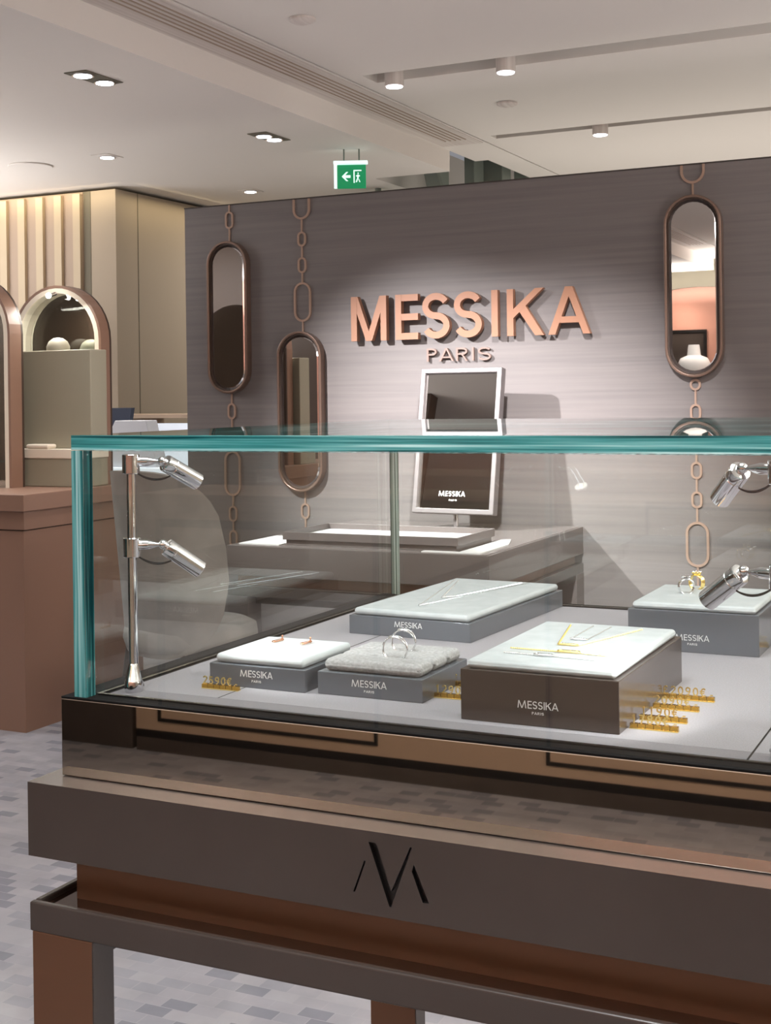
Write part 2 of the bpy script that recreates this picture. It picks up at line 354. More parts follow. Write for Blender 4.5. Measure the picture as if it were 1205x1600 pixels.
def word(mb, spec, w, o, size, u=(1,0,0), v=(0,0,1), d=(0,-.01,0), mi=0):
    u = Vector(u)*size; v = Vector(v)*size
    for ch, x, W in spec: put_glyph(mb, ch, x, w, W, o, u, v, d, mi)
    return mb
def small_logo(parent, cx, y, zc, width=.033, thick=.0003, m=None, n=(0,-1,0), u=(1,0,0), v=(0,0,1)):
    """MESSIKA over a tiny PARIS, centred at cx on the face y"""
    sz = width/5.66; o = Vector((cx-width/2, y, zc-sz*.3))
    mb = MB(); word(mb, SMALLM, .12, o, sz, u, v, Vector(n)*thick)
    s2 = sz*.34; word(mb, PARIS, .16, Vector((cx-4.85*s2/2, y, zc-sz*1.05)), s2, u, v, Vector(n)*thick)
    return mb.obj('lettering', m or m_silverprint, parent)

# ================================================================== SETTING
fl = struct(MB().box(-8, 5, -3.6, 12, -.1, 0).obj('floor', m_floor))
HL, HR, XE, XG = 2.60, 2.7204, -3.0142, -2.735
mb = MB(); mb.box(-8, XE, -3.6, 7.15, HL, HR+.2); mb.box(-8, -3.5, 7.15, 12, HL, HR+.2); mb.box(-3.5, XE, 9, 12, HL, HR+.2)                         # lower ceiling, its edge is the step face
struct(mb.obj('ceiling', m_ceil))
mb = MB()
mb.box(XE, XG, -3.6, 7.55, HR, HR+.2); mb.box(-2.93, XG, 7.55, 12, HR, HR+.2); mb.box(-3.6, -2.8, 7.1, 9.1, 3.2, 3.25); mb.box(XG+.012, -2.6427, -3.6, 12, HR, HR+.2)
mb.box(-2.6427, 5, -3.6, 5.283, HR, HR+.2); mb.box(-2.6427, 5, 5.437, 6.85, HR, HR+.2); mb.box(-2.6427, 5, 6.94, 12, HR, HR+.2)
struct(mb.obj('ceiling_upper', m_ceil)).name = 'ceiling.001'
mb = MB().box(XG, XG+.012, -3.6, 7.0, HR+.03, HR+.05)
struct(mb.obj('trim_1', m_groove))
mb = MB().box(-2.6427, 5, 5.283, 5.437, HR+.05, HR+.08).box(-2.6427, 5, 6.85, 6.94, HR+.05, HR+.08)
struct(mb.obj('trim_2', m_slot))
struct(MB().box(-8.1, -8, -3.6, 12, 0, HR+.2).obj('wall_left', m_walnut))
struct(MB().box(5, 5.1, -3.6, 12, 0, HR+.2).obj('wall_right', m_room))
struct(MB().box(-8, 5, 12, 12.1, 0, HR+.2).obj('wall_back', m_room))
# block wall on the left: fluted front, plain corner, side running back; top stays under a warm cove
BX, BY = -4.977, 6.58
mb = MB().box(-8, BX, BY, 9.5, 0, 2.58)
struct(mb.obj('wall_alcove', m_beigeside)); struct(MB().box(-7.7, -5.22, BY-.006, BY, 0, 2.575).obj('trim_9', m_beige))
mb = MB(); x = -7.6; k = 0
while x < -5.26:
    mb.box(x, x+.055, BY-.03, BY-.006, 0, 2.565); x += .145
mb.obj('fluted', m_batten)
o = bpy.data.objects['fluted']; o.name = 'trim_3'; struct(o)
struct(MB().box(-5.215, -5.165, BY-.003, BY, 0, 2.58).obj('trim_4', m_slot))
struct(MB().box(BX-.001, BX+.002, 6.80, 6.806, 0, 2.58).obj('trim_5', m_slot))
area('cove_light', (-6.2, BY-.10, 2.595), (-6.2, BY+.02, 2.3), 2.6, .03, 5.0, (1, .82, .52))
area('cove_light', (BX+.12, 7.7, 2.595), (BX-.02, 7.7, 2.3), .03, 2.2, 5.0, (1, .82, .52)).rotation_euler = (0, math.radians(-14), 0)

# ---- the sign wall (free-standing partition) ----
YW = 5.5
part = struct(MB().box(-3.741, 1.6, YW, YW+.16, 0, 2.235).obj('wall_sign', m_silk))
struct(MB().box(-3.743, 1.6, YW-.002, YW+.162, 2.235, 2.241).obj('trim_6', m_groove))

# ================================================================== SIGN LETTERS
sg = thing('wall_sign_lettering', 'large rose gold MESSIKA letters with small PARIS beneath on the grey wall', 'sign', (-2.80, YW, 1.553))
for ch, x, W in MESSIKA:
    mb = MB(); put_glyph(mb, ch, x, (.147), W, Vector((0, -.02, 0)), Vector((.1995,0,0)), Vector((0,0,.2035)), Vector((0, -.03, 0)))
    l = mb.obj('letter', m_signrose, sg)
for ch, x, W in PARIS:
    mb = MB(); put_glyph(mb, ch, x, .13, W, Vector((.365, -.006, -.101)), Vector((.0635,0,0)), Vector((0,0,.058)), Vector((0, -.014, 0)))
    mb.obj('small_letter', m_paris, sg)

# ================================================================== OVAL WALL MIRRORS AND CHAINS
def stadium(w, h, n=14, cx=0, cz=0):
    r = w/2; k = h/2-r
    return [(cx+r*math.cos(PI*i/n), cz+k+r*math.sin(PI*i/n)) for i in range(n+1)]+[(cx+r*math.cos(PI+PI*i/n), cz-k+r*math.sin(PI+PI*i/n)) for i in range(n+1)]
def oval_mirror(x, z0, z1, w, label):
    t = thing('oval_mirror', label, 'mirror', (x, YW, (z0+z1)/2), 0, 'long oval mirrors hung in the wall chains')
    h = z1-z0; mb = MB()
    mb.ring(stadium(w, h), stadium(w-.022, h-.022), (0,-.001,0), (1,0,0), (0,0,1), (0,-.045,0))
    mb.obj('frame', m_framerose, t, .003, 2)
    mb = MB().ring(stadium(w-.022, h-.022), stadium(w-.034, h-.034), (0,-.001,0), (1,0,0), (0,0,1), (0,-.036,0)); mb.obj('inner_frame', m_walnut, t)
    mb = MB(); A = stadium(w-.034, h-.034); B = stadium(w-.058, h-.058); n = len(A)
    vs = [(a, -.024, b) for a, b in A]+[(a, -.030, b) for a, b in B]
    mb.add(vs, [(i, (i+1) % n, n+(i+1) % n, n+i) for i in range(n)]); mb.obj('bevelled_rim', m_bevel, t)
    MB().prism(B, (0,-.001,0), (1,0,0), (0,0,1), (0,-.029,0)).obj('mirror_glass', m_mirror, t)
oval_mirror(-3.477, 1.322, 2.058, .226, 'oval mirror in rose frame at the left end of the grey wall')
oval_mirror(-3.083, .854, 1.610, .238, 'lowest hanging oval mirror, just left of the sign letters')
oval_mirror(-1.2303, 1.358, 2.107, .236, 'oval mirror right of the sign letters reflecting a pink alcove')
def wall_chain(x, items, label):
    t = thing('wall_chain', label, 'wall decoration', (x, YW, 0), 0, 'bronze chain motifs on the grey wall')
    for it in items:
        if it[0] == 'rod':
            MB().box(-.004, .004, -.006, 0, it[1], it[2]).obj('rod', m_chain, t)
        else:
            w, z0, z1 = it[1:]; th = .010 if w > .06 else .009
            zt = min(z1, 2.2345)
            if zt < z1:      # link cut by the wall top: U shape
                r = w/2; pts = [(-r+th/2, zt)]+[( (r-th/2)*math.cos(PI+PI*i/16), z0+r+(r-th/2)*math.sin(PI+PI*i/16)) for i in range(17)]+[(r-th/2, zt)]
                A, B = ribbon(pts, th); mb = MB()
                for i in range(len(A)-1): mb.prism([A[i],A[i+1],B[i+1],B[i]], (0,0,0), (1,0,0), (0,0,1), (0,-.008,0))
                mb.obj('link', m_chain, t)
            else:
                cz = (z0+z1)/2; h = z1-z0
                MB().ring(stadium(w, h, 10, 0, cz), stadium(w-2*th, h-2*th, 10, 0, cz), (0,0,0), (1,0,0), (0,0,1), (0,-.008,0)).obj('link', m_chain, t)
wall_chain(-3.480, [('link', .046, 2.12, 2.205), ('rod', 2.205, 2.235), ('rod', 2.057, 2.12), ('rod', 1.275, 1.322), ('link', .046, 1.197, 1.275), ('rod', 1.045, 1.197), ('link', .092, .825, 1.045),
                    ('rod', .778, .825), ('link', .046, .70, .778), ('rod', .66, .70), ('link', .046, .58, .66), ('rod', .54, .58)], 'bronze chain links above and below the oval mirror at the far left')
wall_chain(-3.079, [('link', .092, 2.138, 2.35), ('rod', 2.081, 2.138), ('link', .046, 2.010, 2.081), ('rod', 1.960, 2.010), ('link', .046, 1.885, 1.960), ('rod', 1.842, 1.885), ('link', .092, 1.655, 1.842), ('rod', 1.609, 1.655),
                    ('rod', .80, .855), ('link', .046, .725, .80), ('rod', .60, .725)], 'bronze chain links above and below the lowest oval mirror')
wall_chain(-1.234, [('link', .100, 2.157, 2.40), ('rod', 2.107, 2.157), ('link', .046, 1.305, 1.353), ('rod', 1.250, 1.305), ('link', .046, 1.180, 1.250), ('link', .046, 1.12, 1.180), ('rod', 1.01, 1.12),
                    ('link', .046, .940, 1.012), ('rod', .890, .940), ('link', .046, .820, .890), ('rod', .765, .820), ('link', .096, .577, .765), ('rod', .45, .577)], 'bronze chain links above and below the right-hand oval mirror')

# ================================================================== DESK AND THINGS ON IT
DX0, DX1, DY0, DZ = -2.81, -1.722, 4.39, .730
dk = thing('consultation_desk', 'grey brown desk standing against the sign wall behind the glass case', 'desk', ((DX0+DX1)/2, 4.94, 0))
def P(mb, name, m, par, **k):   # local shift helper: mesh given in world space, child of an unrotated thing
    o = mb.obj(name, m, par, **k)
    o.data.transform(Matrix.Translation(-Vector(par.location))); return o
P(MB().box(DX0, DX1, DY0, YW-.003, .615, DZ), 'top', m_desk, dk, bevel=.002)
P(MB().box(DX0+.012, DX1-.012, DY0+.012, YW-.02, DZ, DZ+.0015), 'leather_inlay', m_desktop, dk)
P(MB().box(DX0+.03, DX1-.03, DY0+.03, YW-.03, .575, .615), 'recessed_band', m_bronze, dk)
P(MB().box(DX0, DX1, DY0, YW-.003, .535, .575), 'lower_frame', m_taupe, dk, bevel=.002)
for lx in (DX0, DX1-.09):
    for ly in (DY0, YW-.103):
        P(MB().box(lx, lx+.09, ly, ly+.10, 0, .535), 'leg', m_desk, dk)
P(MB().box(DX0+.09, DX1-.09, DY0+.06, YW-.06, .50, .535), 'underside_panel', m_taupe, dk)

o = MB().box(-.36, .36, -.17, .17, 0, .028).obj('jewellery_tray', m_desk, None, .002); o.location = (-2.20, 4.62, DZ+.0015)
tr = thing('jewellery_tray', 'dark open jewellery tray with pale inside in front of the table mirror', 'tray', (-2.20, 4.64, DZ+.0015))
bpy.data.objects.remove(o)
MB().box(-.38, .33, -.19, .16, 0, .022).obj('base', m_desk, tr, .002)
mb = MB().box(-.39, .34, -.20, -.19, .022, .052).box(-.39, .34, .16, .17, .022, .052).box(-.39, -.38, -.19, .16, .022, .052).box(.33, .34, -.19, .16, .022, .052)
mb.obj('rim', m_desk, tr, .001)
MB().box(-.38, .33, -.19, .16, .022, .030).obj('lining', m_mat, tr)
tag(MB().box(-2.78, -2.60, 4.43, 4.72, DZ+.0015, DZ+.005).obj('desk_mat', m_mat), 'pale grey mat at the left end of the desk, beside the tray', 'mat', 'grey mats on the desk')
tag(MB().prism([(-1.99,4.405),(-1.76,4.405),(-1.77,4.72),(-1.82,4.88),(-1.852,4.86),(-1.852,4.436),(-1.99,4.436)], (0,0,DZ+.0015), (1,0,0), (0,1,0), (0,0,.004)).obj('desk_mat', m_mat), 'pale grey mat near the right front corner of the desk', 'mat', 'grey mats on the desk')
tag(MB().box(-2.70, -2.42, 4.86, 5.06, DZ+.0015, DZ+.02).obj('leather_folder', m_desktop, None, .003), 'flat dark folder lying behind the tray on the desk', 'folder')

# table mirror, slightly turned and leaning back
tm = thing('table_mirror', 'rectangular table mirror on a stand in a champagne frame, MESSIKA written at its foot', 'mirror', (-2.19, 5.19, DZ+.0015))
rot = Matrix.Rotation(math.radians(-4), 4, 'Z') @ Matrix.Rotation(math.radians(-10), 4, 'X')
def TM(mb, name, m, par=tm, **k):
    o = mb.obj(name, m, par, **k); o.data.transform(Matrix.Translation((0, 0, .065)) @ rot); return o
w2, hh = .192, .625
TM(MB().ring([(-w2,0),(w2,0),(w2,hh),(-w2,hh)], [(-w2+.022,.022),(w2-.022,.022),(w2-.022,hh-.022),(-w2+.022,hh-.022)], (0,.02,0), (1,0,0), (0,0,1), (0,-.045,0)), 'frame', m_framemetal, bevel=.004)
pane = TM(MB().box(-w2+.022, w2-.022, -.008, .0, .022, hh-.022), 'mirror_glass', m_mirror)
TM(MB().box(-w2+.01, w2-.01, .0, .018, .01, hh-.01), 'back_panel', m_desk)
mb = MB(); sz = .125/5.66; word(mb, SMALLM, .17, Vector((-.075, -.0082, .075)), sz, d=Vector((0,-.0006,0))); word(mb, PARIS, .2, Vector((-.025, -.0082, .055)), .0075, d=Vector((0,-.0006,0)))
TM(mb, 'lettering', m_white)
MB().cyl((0,.02,0), (0,.02,.11), .012).obj('stem', m_chrome, tm, smooth=40)
MB().box(-.10, .10, -.05, .09, 0, .008).obj('base', m_desk, tm, .002)

# ================================================================== CHAIR
ch = thing('tub_chair', 'grey upholstered chair with a rounded shell back at the left end of the desk', 'chair', (-2.80, 3.98, 0), math.radians(-18))
mb = MB(); NA, NZ = 28, 18; vs = []
def shellpt(a, b, rad):
    th = math.radians(78)*a; r = rad
    hz = .335*(1-abs(a)**3.2)**(1/2.4); z = .715+hz*b*(1.0 if b > 0 else .98)
    flare = .045*b*(1-abs(a)*.4)
    return (r*math.sin(th)*(.98), .12-(r+flare)*math.cos(th), z)
for rad in (.275, .235):
    for j in range(NZ+1):
        for i in range(NA+1): vs.append(shellpt(max(-.995, min(.995, -1+2*i/NA)), -1+2*j/NZ, rad))
k = (NA+1)*(NZ+1); fs = []
for s in (0, k):
    for j in range(NZ):
        for i in range(NA):
            q = (s+j*(NA+1)+i, s+j*(NA+1)+i+1, s+(j+1)*(NA+1)+i+1, s+(j+1)*(NA+1)+i); fs.append(q if s == 0 else q[::-1])
bd = [i for i in range(NA)]+[j*(NA+1)+NA for j in range(NZ)]+[NZ*(NA+1)+i for i in range(NA, 0, -1)]+[j*(NA+1) for j in range(NZ, 0, -1)]
for i in range(len(bd)): a, b = bd[i], bd[(i+1) % len(bd)]; fs.append((b, a, k+a, k+b))
mb.add(vs, fs); mb.obj('backrest', m_chair, ch, smooth=70)
mb = MB().lathe([(.20,.40),(.235,.41),(.245,.44),(.24,.475),(.21,.49)], (0,.10,0), n=40); mb.obj('seat', m_chair, ch, smooth=60)
for sx in (-1, 1):
    for sy in (-1, 1):
        MB().cyl((sx*.16, .10+sy*.15, .41), (sx*.20, .10+sy*.20, 0), .018, .010, 16).obj('leg', m_walnut, ch, smooth=40)

# ================================================================== LEFT COUNTER WITH ARCHED VITRINES
CX1, CY0, CY1 = -3.5378, 4.067, 4.86
ct = thing('display_counter', 'rose brown counter with arched displays, left behind the glass case', 'counter', (-4.2, 4.45, 0))
P(MB().box(-5.0, CX1-.012, CY0+.012, CY1-.012, 0, .79), 'body', [m_counter], ct)
P(MB().box(-5.0, CX1-.004, CY0+.006, CY1-.004, .795, .866), 'fascia', m_counter, ct)
P(MB().box(-5.02, CX1+.015, CY0-.015, CY1, .868, .935), 'top', m_counter, ct, bevel=.003)
P(MB().box(-5.0, CX1-.02, CY0+.02, CY1-.02, .788, .797), 'shadow_gap', m_groove, ct)
def arch_loop(w, z1, n=20):
    r = w/2; return [(r, 0)]+[(r*math.cos(PI*i/n), z1-r+r*math.sin(PI*i/n)) for i in range(n+1)]+[(-r, 0)]
def vitrine(cx, y0, w, h, depth, label):
    t = thing('arched_vitrine', label, 'display case', (cx, y0, .935), 0, 'arched gold vitrines on the counter')
    for nm, a, b, d0, d1, mm in (('frame', 0, .012, 0, depth, m_counter), ('inner_reveal', .0125, .034, .001, depth-.005, m_cream)):
        A = arch_loop(w-2*a, h-a); B = arch_loop(w-2*b, h-b)
        mb = MB(); n = len(A)
        for i in range(n-1): mb.prism([A[i], A[i+1], B[i+1], B[i]], (0, d0, 0), (1,0,0), (0,0,1), (0, d1-d0, 0))
        mb.obj(nm, mm, t)
    MB().prism(arch_loop(w-.068, h-.034), (0, depth-.012, 0), (1,0,0), (0,0,1), (0, .008, 0)).obj('back_mirror', m_mirror, t)
    MB().prism(arch_loop(w, h), (0, depth+.0005, 0), (1,0,0), (0,0,1), (0, .012, 0)).obj('back_panel', m_walnut, t)
    MB().prism(arch_loop(w-.068, h-.034), (0, .010, 0), (1,0,0), (0,0,1), (0, .004, 0)).obj('glass', m_glass, t)
    return t
vitrine(-3.842, 4.64, .49, .870, .06, 'arched gold vitrine on the counter with a pale pedestal and a bright lamp')
vitrine(-4.095, 4.35, .50, .90, .07, 'arched gold vitrine at the left edge of the counter, partly out of frame')
t = thing('pedestal', 'tall pale olive pedestal with a small dome in front of the arched mirror frame', 'pedestal', (-3.745, 4.52, .935))
MB().box(-.185, .185, 0, .11, .16, .58).obj('column', m_olive, t, .004)
MB().box(-.18, .185, -.06, .11, 0, .12).obj('plinth', m_olive, t, .004)
MB().box(-.185, .190, -.065, .11, .12, .160).obj('top_slab', m_cream, t, .003)
MB().lathe([(.05,0),(.05,.018),(.04,.04),(.02,.054),(.001,.057)], (-.03,.055,.58), n=28).obj('dome', m_olive, t, smooth=60)
tag(MB().box(-3.86, -3.74, 4.456, 4.516, 1.0955, 1.115).obj('ring_pillow', m_cream, None, .008, 3), 'small white cushion on the low ledge of the olive pedestal', 'cushion')
b = thing('vitrine_lamp', 'tiny bright bulb lamp at the top of the arched vitrine', 'lamp', (-3.835, 4.60, 1.757))
MB().ball((0, -.012, 0), .012).obj('bulb', mat('bulb_glow', (255,255,255), .3, emit=(255,252,245), es=60), b, smooth=60)
MB().cyl((0, -.005, .0), (0, .035, .012), .008).obj('socket', m_chrome, b, smooth=40)
area('vitrine_light', (-3.80, 4.60, 1.72), (-3.75, 4.45, .9), .12, .2, 3, (1, .97, .9))

# lit back counter seen between the vitrine and the sign wall
bc = thing('lit_display_counter', 'beige framed display counter with lit glass panels beside the far beige wall', 'display case', (-4.65, 6.2, 0))
def BC(mb, name, m, **k): return P(mb, name, m, bc, **k)
BC(MB().box(-4.93, -4.05, 6.1, 6.5, 0, .86), 'body', m_tanpanel)
mb = MB().box(-4.93, -4.05, 6.08, 6.5, 1.195, 1.215)
for x0 in (-4.93, -4.62, -4.09): mb.box(x0, x0+.035, 6.08, 6.5, .86, 1.195)
BC(mb, 'frame', m_tanpanel)
BC(MB().box(-4.895, -4.62, 6.42, 6.45, .86, 1.195), 'back_panel', m_cream)
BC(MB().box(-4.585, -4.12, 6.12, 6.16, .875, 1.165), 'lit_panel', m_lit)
tag(MB().prism([(-4.47,.946),(-4.07,.946),(-4.137,1.19),(-4.335,1.19)], (0,5.70,0), (1,0,0), (0,0,1), (0,.10,0)).obj('display_block', m_bluegrey, None, .004), 'pale blue grey tapered display block on the white topped stand beyond the case lid', 'display block')
tag(MB().prism([(-4.62,.946),(-4.42,.946),(-4.36,1.255),(-4.62,1.255)], (0,5.88,0), (1,0,0), (0,0,1), (0,.03,0)).obj('navy_panel', m_navy), 'navy blue panel standing behind the pale tapered display block', 'panel')
ls = thing('low_stand', 'white topped beige stand carrying the pale tapered block and the navy panel', 'stand', (-4.25, 5.8, 0))
MB().box(-.42, .42, -.14, .14, 0, .86).obj('body', m_beige, ls, .003)
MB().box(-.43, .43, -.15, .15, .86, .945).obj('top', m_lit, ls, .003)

# ================================================================== CEILING FITTINGS
def downlight(x, y, z, lamps, label, on=True, group='recessed ceiling downlights'):
    t = thing('recessed_downlight', label, 'ceiling light', (x, y, z), 0, group)
    n = len(lamps); L = .10*n+.04
    MB().box(-.055, .055, -L/2, L/2, -.004, -.0005).obj('housing', m_slot if n > 1 else m_ceil, t, .001)
    for yy in lamps:
        MB().lathe([(.040,-.010),(.044,-.010),(.044,-.004),(.040,-.004)], (0,yy,0), n=28).obj('rim', m_chrome, t, smooth=40)
        MB().cyl((0,yy,-.0115), (0,yy,-.0105), .036).obj('lens', m_lamp, t)
downlight(-3.377, 4.335, HL, [-.07, .07], 'brightest twin recessed spotlight in the lower left ceiling')
downlight(-4.412, 5.767, HL, [0], 'single recessed spotlight left of centre above the arched vitrine')
downlight(-3.391, 5.735, HL, [-.05, .05], 'small twin recessed spotlight beside the ceiling step')
downlight(-4.382, 7.173, HL, [0], 'farthest single downlight, just above the sign wall top')
tag(MB().cyl((-4.955,5.791,HL-.008), (-4.955,5.791,HL-.0005), .12, n=36).obj('ceiling_speaker', m_ceil, None, .003), 'flat round white speaker disc on the lower left ceiling', 'speaker')
for (x, y, lb) in ((-2.2686, 6.110, 'round white detector disc on the upper ceiling between the two light slots'), (-2.434, 4.372, 'small round white sprinkler cap near the top edge of the ceiling')):
    tag(MB().lathe([(.05,-.001),(.05,-.010),(.035,-.018),(.001,-.019)], (x,y,HR), n=28).obj('ceiling_detector', m_grille, None, smooth=40), lb, 'detector')
for (x, y, lb) in ((-2.521, 5.36, 'leftmost cylinder spotlight in the nearer ceiling slot'), (-1.994, 5.36, 'brightest cylinder spotlight, right one in the nearer ceiling slot'), (-2.037, 6.9, 'cylinder spotlight in the farther ceiling slot')):
    t = thing('track_spotlight', lb, 'spotlight', (x, y, HR), 0, 'cylinder spotlights in the ceiling slots')
    MB().cyl((0,0,-.045), (0,0,.05), .042, n=28).obj('body', m_grille, t, smooth=40)
    MB().cyl((0,0,-.049), (0,0,-.0455), .036, n=28).obj('lens', m_lamp, t)
gr = thing('ceiling_air_grille', 'long pale linear air grille along the ceiling step', 'air vent', (-2.87, 3.5, HR))
MB().box(-.125, .125, -5.5, 3.5, -.004, -.0005).obj('frame', m_grille, gr)
for i in range(5): MB().box(-.045+i*.030, -.037+i*.030, -5.4, 3.35, -.007, -.0045).obj('slat', m_beige, gr)
# steel and ducts beyond the sign wall
for (x0, x1, y0, lb) in ((-3.286, -3.20, 7.42, 'narrow grey steel post left of the slanted brace above the sign wall'), (-3.18, -2.99, 7.95, 'wide pale grey steel box column above the sign wall'), (-3.06, -2.97, 8.35, 'dark grey steel post at the right of the box column'), (-3.17, -3.10, 7.75, 'dark grey steel post between the brace and the box column')):
    t = thing('steel_post', lb, 'column', ((x0+x1)/2, y0, 0), 0, 'steel posts beyond the sign wall')
    MB().box((x0-x1)/2, (x1-x0)/2, 0, .16, 0, 3.2).obj('shaft', m_steel, t, .006)
    MB().box((x0-x1)/2-.012, (x1-x0)/2+.012, -.012, .172, 2.30, 2.33).obj('collar', m_steel, t)
tag(MB().prism([(-3.30,2.9),(-3.255,2.9),(-3.02,2.2),(-3.02,0),(-3.16,0),(-3.16,2.2)], (0,7.30,0), (1,0,0), (0,0,1), (0,.05,0)).obj('steel_brace', m_steel), 'slanted grey steel brace at the end of the ceiling step', 'beam')
tag(MB().cyl((-3.65,7.5,0), (-3.65,7.5,2.50), .10, n=32).cyl((-3.65,7.5,2.50), (-3.65,7.5,2.6), .02, n=12).obj('duct', m_steel, None, smooth=40), 'round grey duct drum behind the sign wall, right of the exit sign', 'duct')
ex = thing('exit_sign', 'green emergency exit sign with arrow and running figure hanging from the ceiling', 'sign', (-3.19, 6.24, 2.455), math.radians(24))
MB().box(-.075, .075, -.008, .008, -.062, .062).obj('panel', m_green, ex, .001)
MB().box(-.095, .085, -.02, .02, .066, .082).obj('housing', m_exitw, ex, .002)
MB().box(-.093, -.078, -.012, .012, -.060, .066).obj('side_glow', m_exitw, ex)
mb = MB()
for pl in ([(-.052,0),(-.028,.024),(-.018,.024),(-.034,.007),(-.006,.007),(-.006,-.007),(-.034,-.007),(-.018,-.024),(-.028,-.024)], [(.010,-.034),(.016,-.034),(.016,.034),(.010,.034)], [(.016,.028),(.052,.028),(.052,.034),(.016,.034)],
           [(.022,.004),(.034,.010),(.044,.004),(.042,-.001),(.034,.003),(.026,-.002)], [(.030,.004),(.038,.004),(.036,-.012),(.028,-.012)], [(.028,-.012),(.034,-.012),(.028,-.030),(.020,-.030)], [(.034,-.012),(.039,-.014),(.046,-.030),(.040,-.030)], [(.031,.012),(.037,.012),(.037,.020),(.031,.020)]):
    mb.prism(pl, (0,-.0082,0), (1,0,0), (0,0,1), (0,-.001,0))
mb.obj('pictogram', m_exitw, ex)
[MB().cyl((hx,0,.08), (hx,0,HL-2.455), .004, n=10).obj('hanger', m_steel, ex) for hx in (-.04, .04)]

# ================================================================== WHAT THE MIRRORS SEE (behind the camera)
cb = thing('rear_cabinet', 'tan panelled cabinet with a dark plinth, seen reflected in the bronze mirror front', 'cabinet', (-1.6, -2.72, 0))
MB().box(-1.4, 3.4, 0, .5, 0, .05).obj('plinth', m_taupe, cb)
MB().box(-1.4, 3.4, 0, .5, .05, .08).obj('dark_band', m_black, cb)
MB().box(-1.4, 3.4, 0, .5, .08, .95).obj('body', m_tanpanel, cb)
for x0 in (-1.3, .2, 2.0):
    MB().ring([(x0,.115),(x0+.9,.115),(x0+.9,.86),(x0,.86)], [(x0+.012,.127),(x0+.888,.127),(x0+.888,.83),(x0+.012,.83)], (0,.5,0), (1,0,0), (0,0,1), (0,.006,0)).obj('frame_moulding', m_black, cb)
tag(MB().box(-7.5, -3.02, -2.72, -2.22, 0, .9).obj('low_cabinet', m_taupe, None, .004), 'plain taupe low cabinet reflected at the left end of the bronze mirror front', 'cabinet')
po = thing('pouf', 'teal pouf with a dark base, seen reflected in the bronze mirror front', 'pouf', (.55, -.9, 0))
MB().lathe([(.40,.0),(.42,.02),(.42,.12),(.40,.13)], n=40).obj('base', m_black, po, smooth=40)
MB().lathe([(.42,.13),(.45,.16),(.45,.40),(.41,.44),(.001,.45)], n=40).obj('cushion', m_teal, po, smooth=50)
al = struct(MB().box(-8, 5, -3.6, -3.5, 0, HR).obj('wall_rear', m_pink))
struct(MB().box(-8, -4.35, -3.5, -3.45, 0, HL).obj('trim_7', m_walnut)); struct(MB().prism([(-4.6, HR), (-4.6, 1.5)]+[(-3.2+1.35*math.cos(PI-PI*i/24), 1.5+.93*math.sin(PI*i/24)) for i in range(25)]+[(-1.8, 1.5), (-1.8, HR)], (0,-3.5,0), (1,0,0), (0,0,1), (0,.06,0)).obj('trim_8', m_slot))
pf = thing('framed_picture', 'dark framed picture on the pink rear wall, seen in the right oval mirror', 'picture', (-3.43, -3.495, 1.47))
MB().ring([(-.32,-.5),(.32,-.5),(.32,.5),(-.32,.5)], [(-.29,-.47),(.29,-.47),(.29,.47),(-.29,.47)], (0,0,0), (1,0,0), (0,0,1), (0,.03,0)).obj('frame', m_black, pf)
MB().box(-.29, .29, 0, .012, -.47, .47).obj('canvas', m_taupe, pf)
bu = thing('display_bust', 'white necklace bust in front of the rear wall, seen in the right oval mirror', 'bust', (-3.14, -3.0, .0))
MB().lathe([(.07,1.30),(.10,1.40),(.16,1.52),(.165,1.60),(.14,1.65),(.07,1.68),(.06,1.77),(.055,1.79)], n=36).obj('bust', m_white, bu, smooth=60)
MB().box(-.12, .12, -.12, .12, 0, 1.30).obj('stand', m_taupe, bu)
spot('bust_spot', (-3.3, -1.9, 2.5), (-3.14, -3.0, 1.5), 40, 40, 1, .04)
spot('alcove_spot', (-3.3, -3.1, 2.2), (-3.4, -3.5, 1.9), 14, 120, 1, .05, (1, .85, .75))

# ================================================================== THE GLASS SHOWCASE
GX0, GX1, GY0, GY1 = -.7446, .7446, .9176, 1.5526
Z0, ZG, ZT = 1.0445, 1.2573, 1.2698       # tray, under and top of the lid
TH = .0124
sc = thing('glass_showcase', 'glass jewellery showcase on a taupe table with a cut M emblem, in the foreground', 'display case', (0, 1.22, 0))
def G(mb, name, m, par=None, **k):
    o = mb.obj(name, m, par or sc, **k); o.data.transform(Matrix.Translation(-Vector(sc.location))); return o
def pane_obj(name, x0, x1, y0, y1, z0, z1, thin, em, rear=False):
    """glass sheet: the two large faces are clear, the four narrow ones show the teal of the glass"""
    o = G(MB().box(x0, x1, y0, y1, z0, z1), name, [m_glass, em, m_black, m_edger])
    if z0 == Z0: o.data.transform(Matrix.Translation((0, 0, -.0005)))
    for p in o.data.polygons:
        p.material_index = 0 if abs(p.normal['xyz'.index(thin)]) > .9 else (2 if p.normal.z < -.9 else (3 if p.normal.y > .9 and rear else 1))
    return o
pane_obj('lid_glass', GX0, GX1, GY0, GY1, ZG, ZT, 'z', m_edge)
pane_obj('side_glass', GX0, GX0+TH, GY0, GY1, Z0, ZG-.0003, 'x', m_edgev, True)
pane_obj('side_glass', GX1-TH, GX1, GY0, GY1, Z0, ZG-.0003, 'x', m_edgev)
pane_obj('front_glass', GX0+TH+.0003, GX1-TH-.0003, GY0, GY0+TH, Z0, ZG-.0003, 'y', m_edgev)
pane_obj('rear_glass', GX0+TH+.0003, GX1-TH-.0003, GY1-TH, GY1, Z0, ZG-.0003, 'y', m_edger)
MX0, MY0 = -.757, .9148
G(MB().box(MX0, -MX0, MY0, 1.556, .976, 1.0425), 'mirror_plinth', m_bmirror, bevel=.0008)
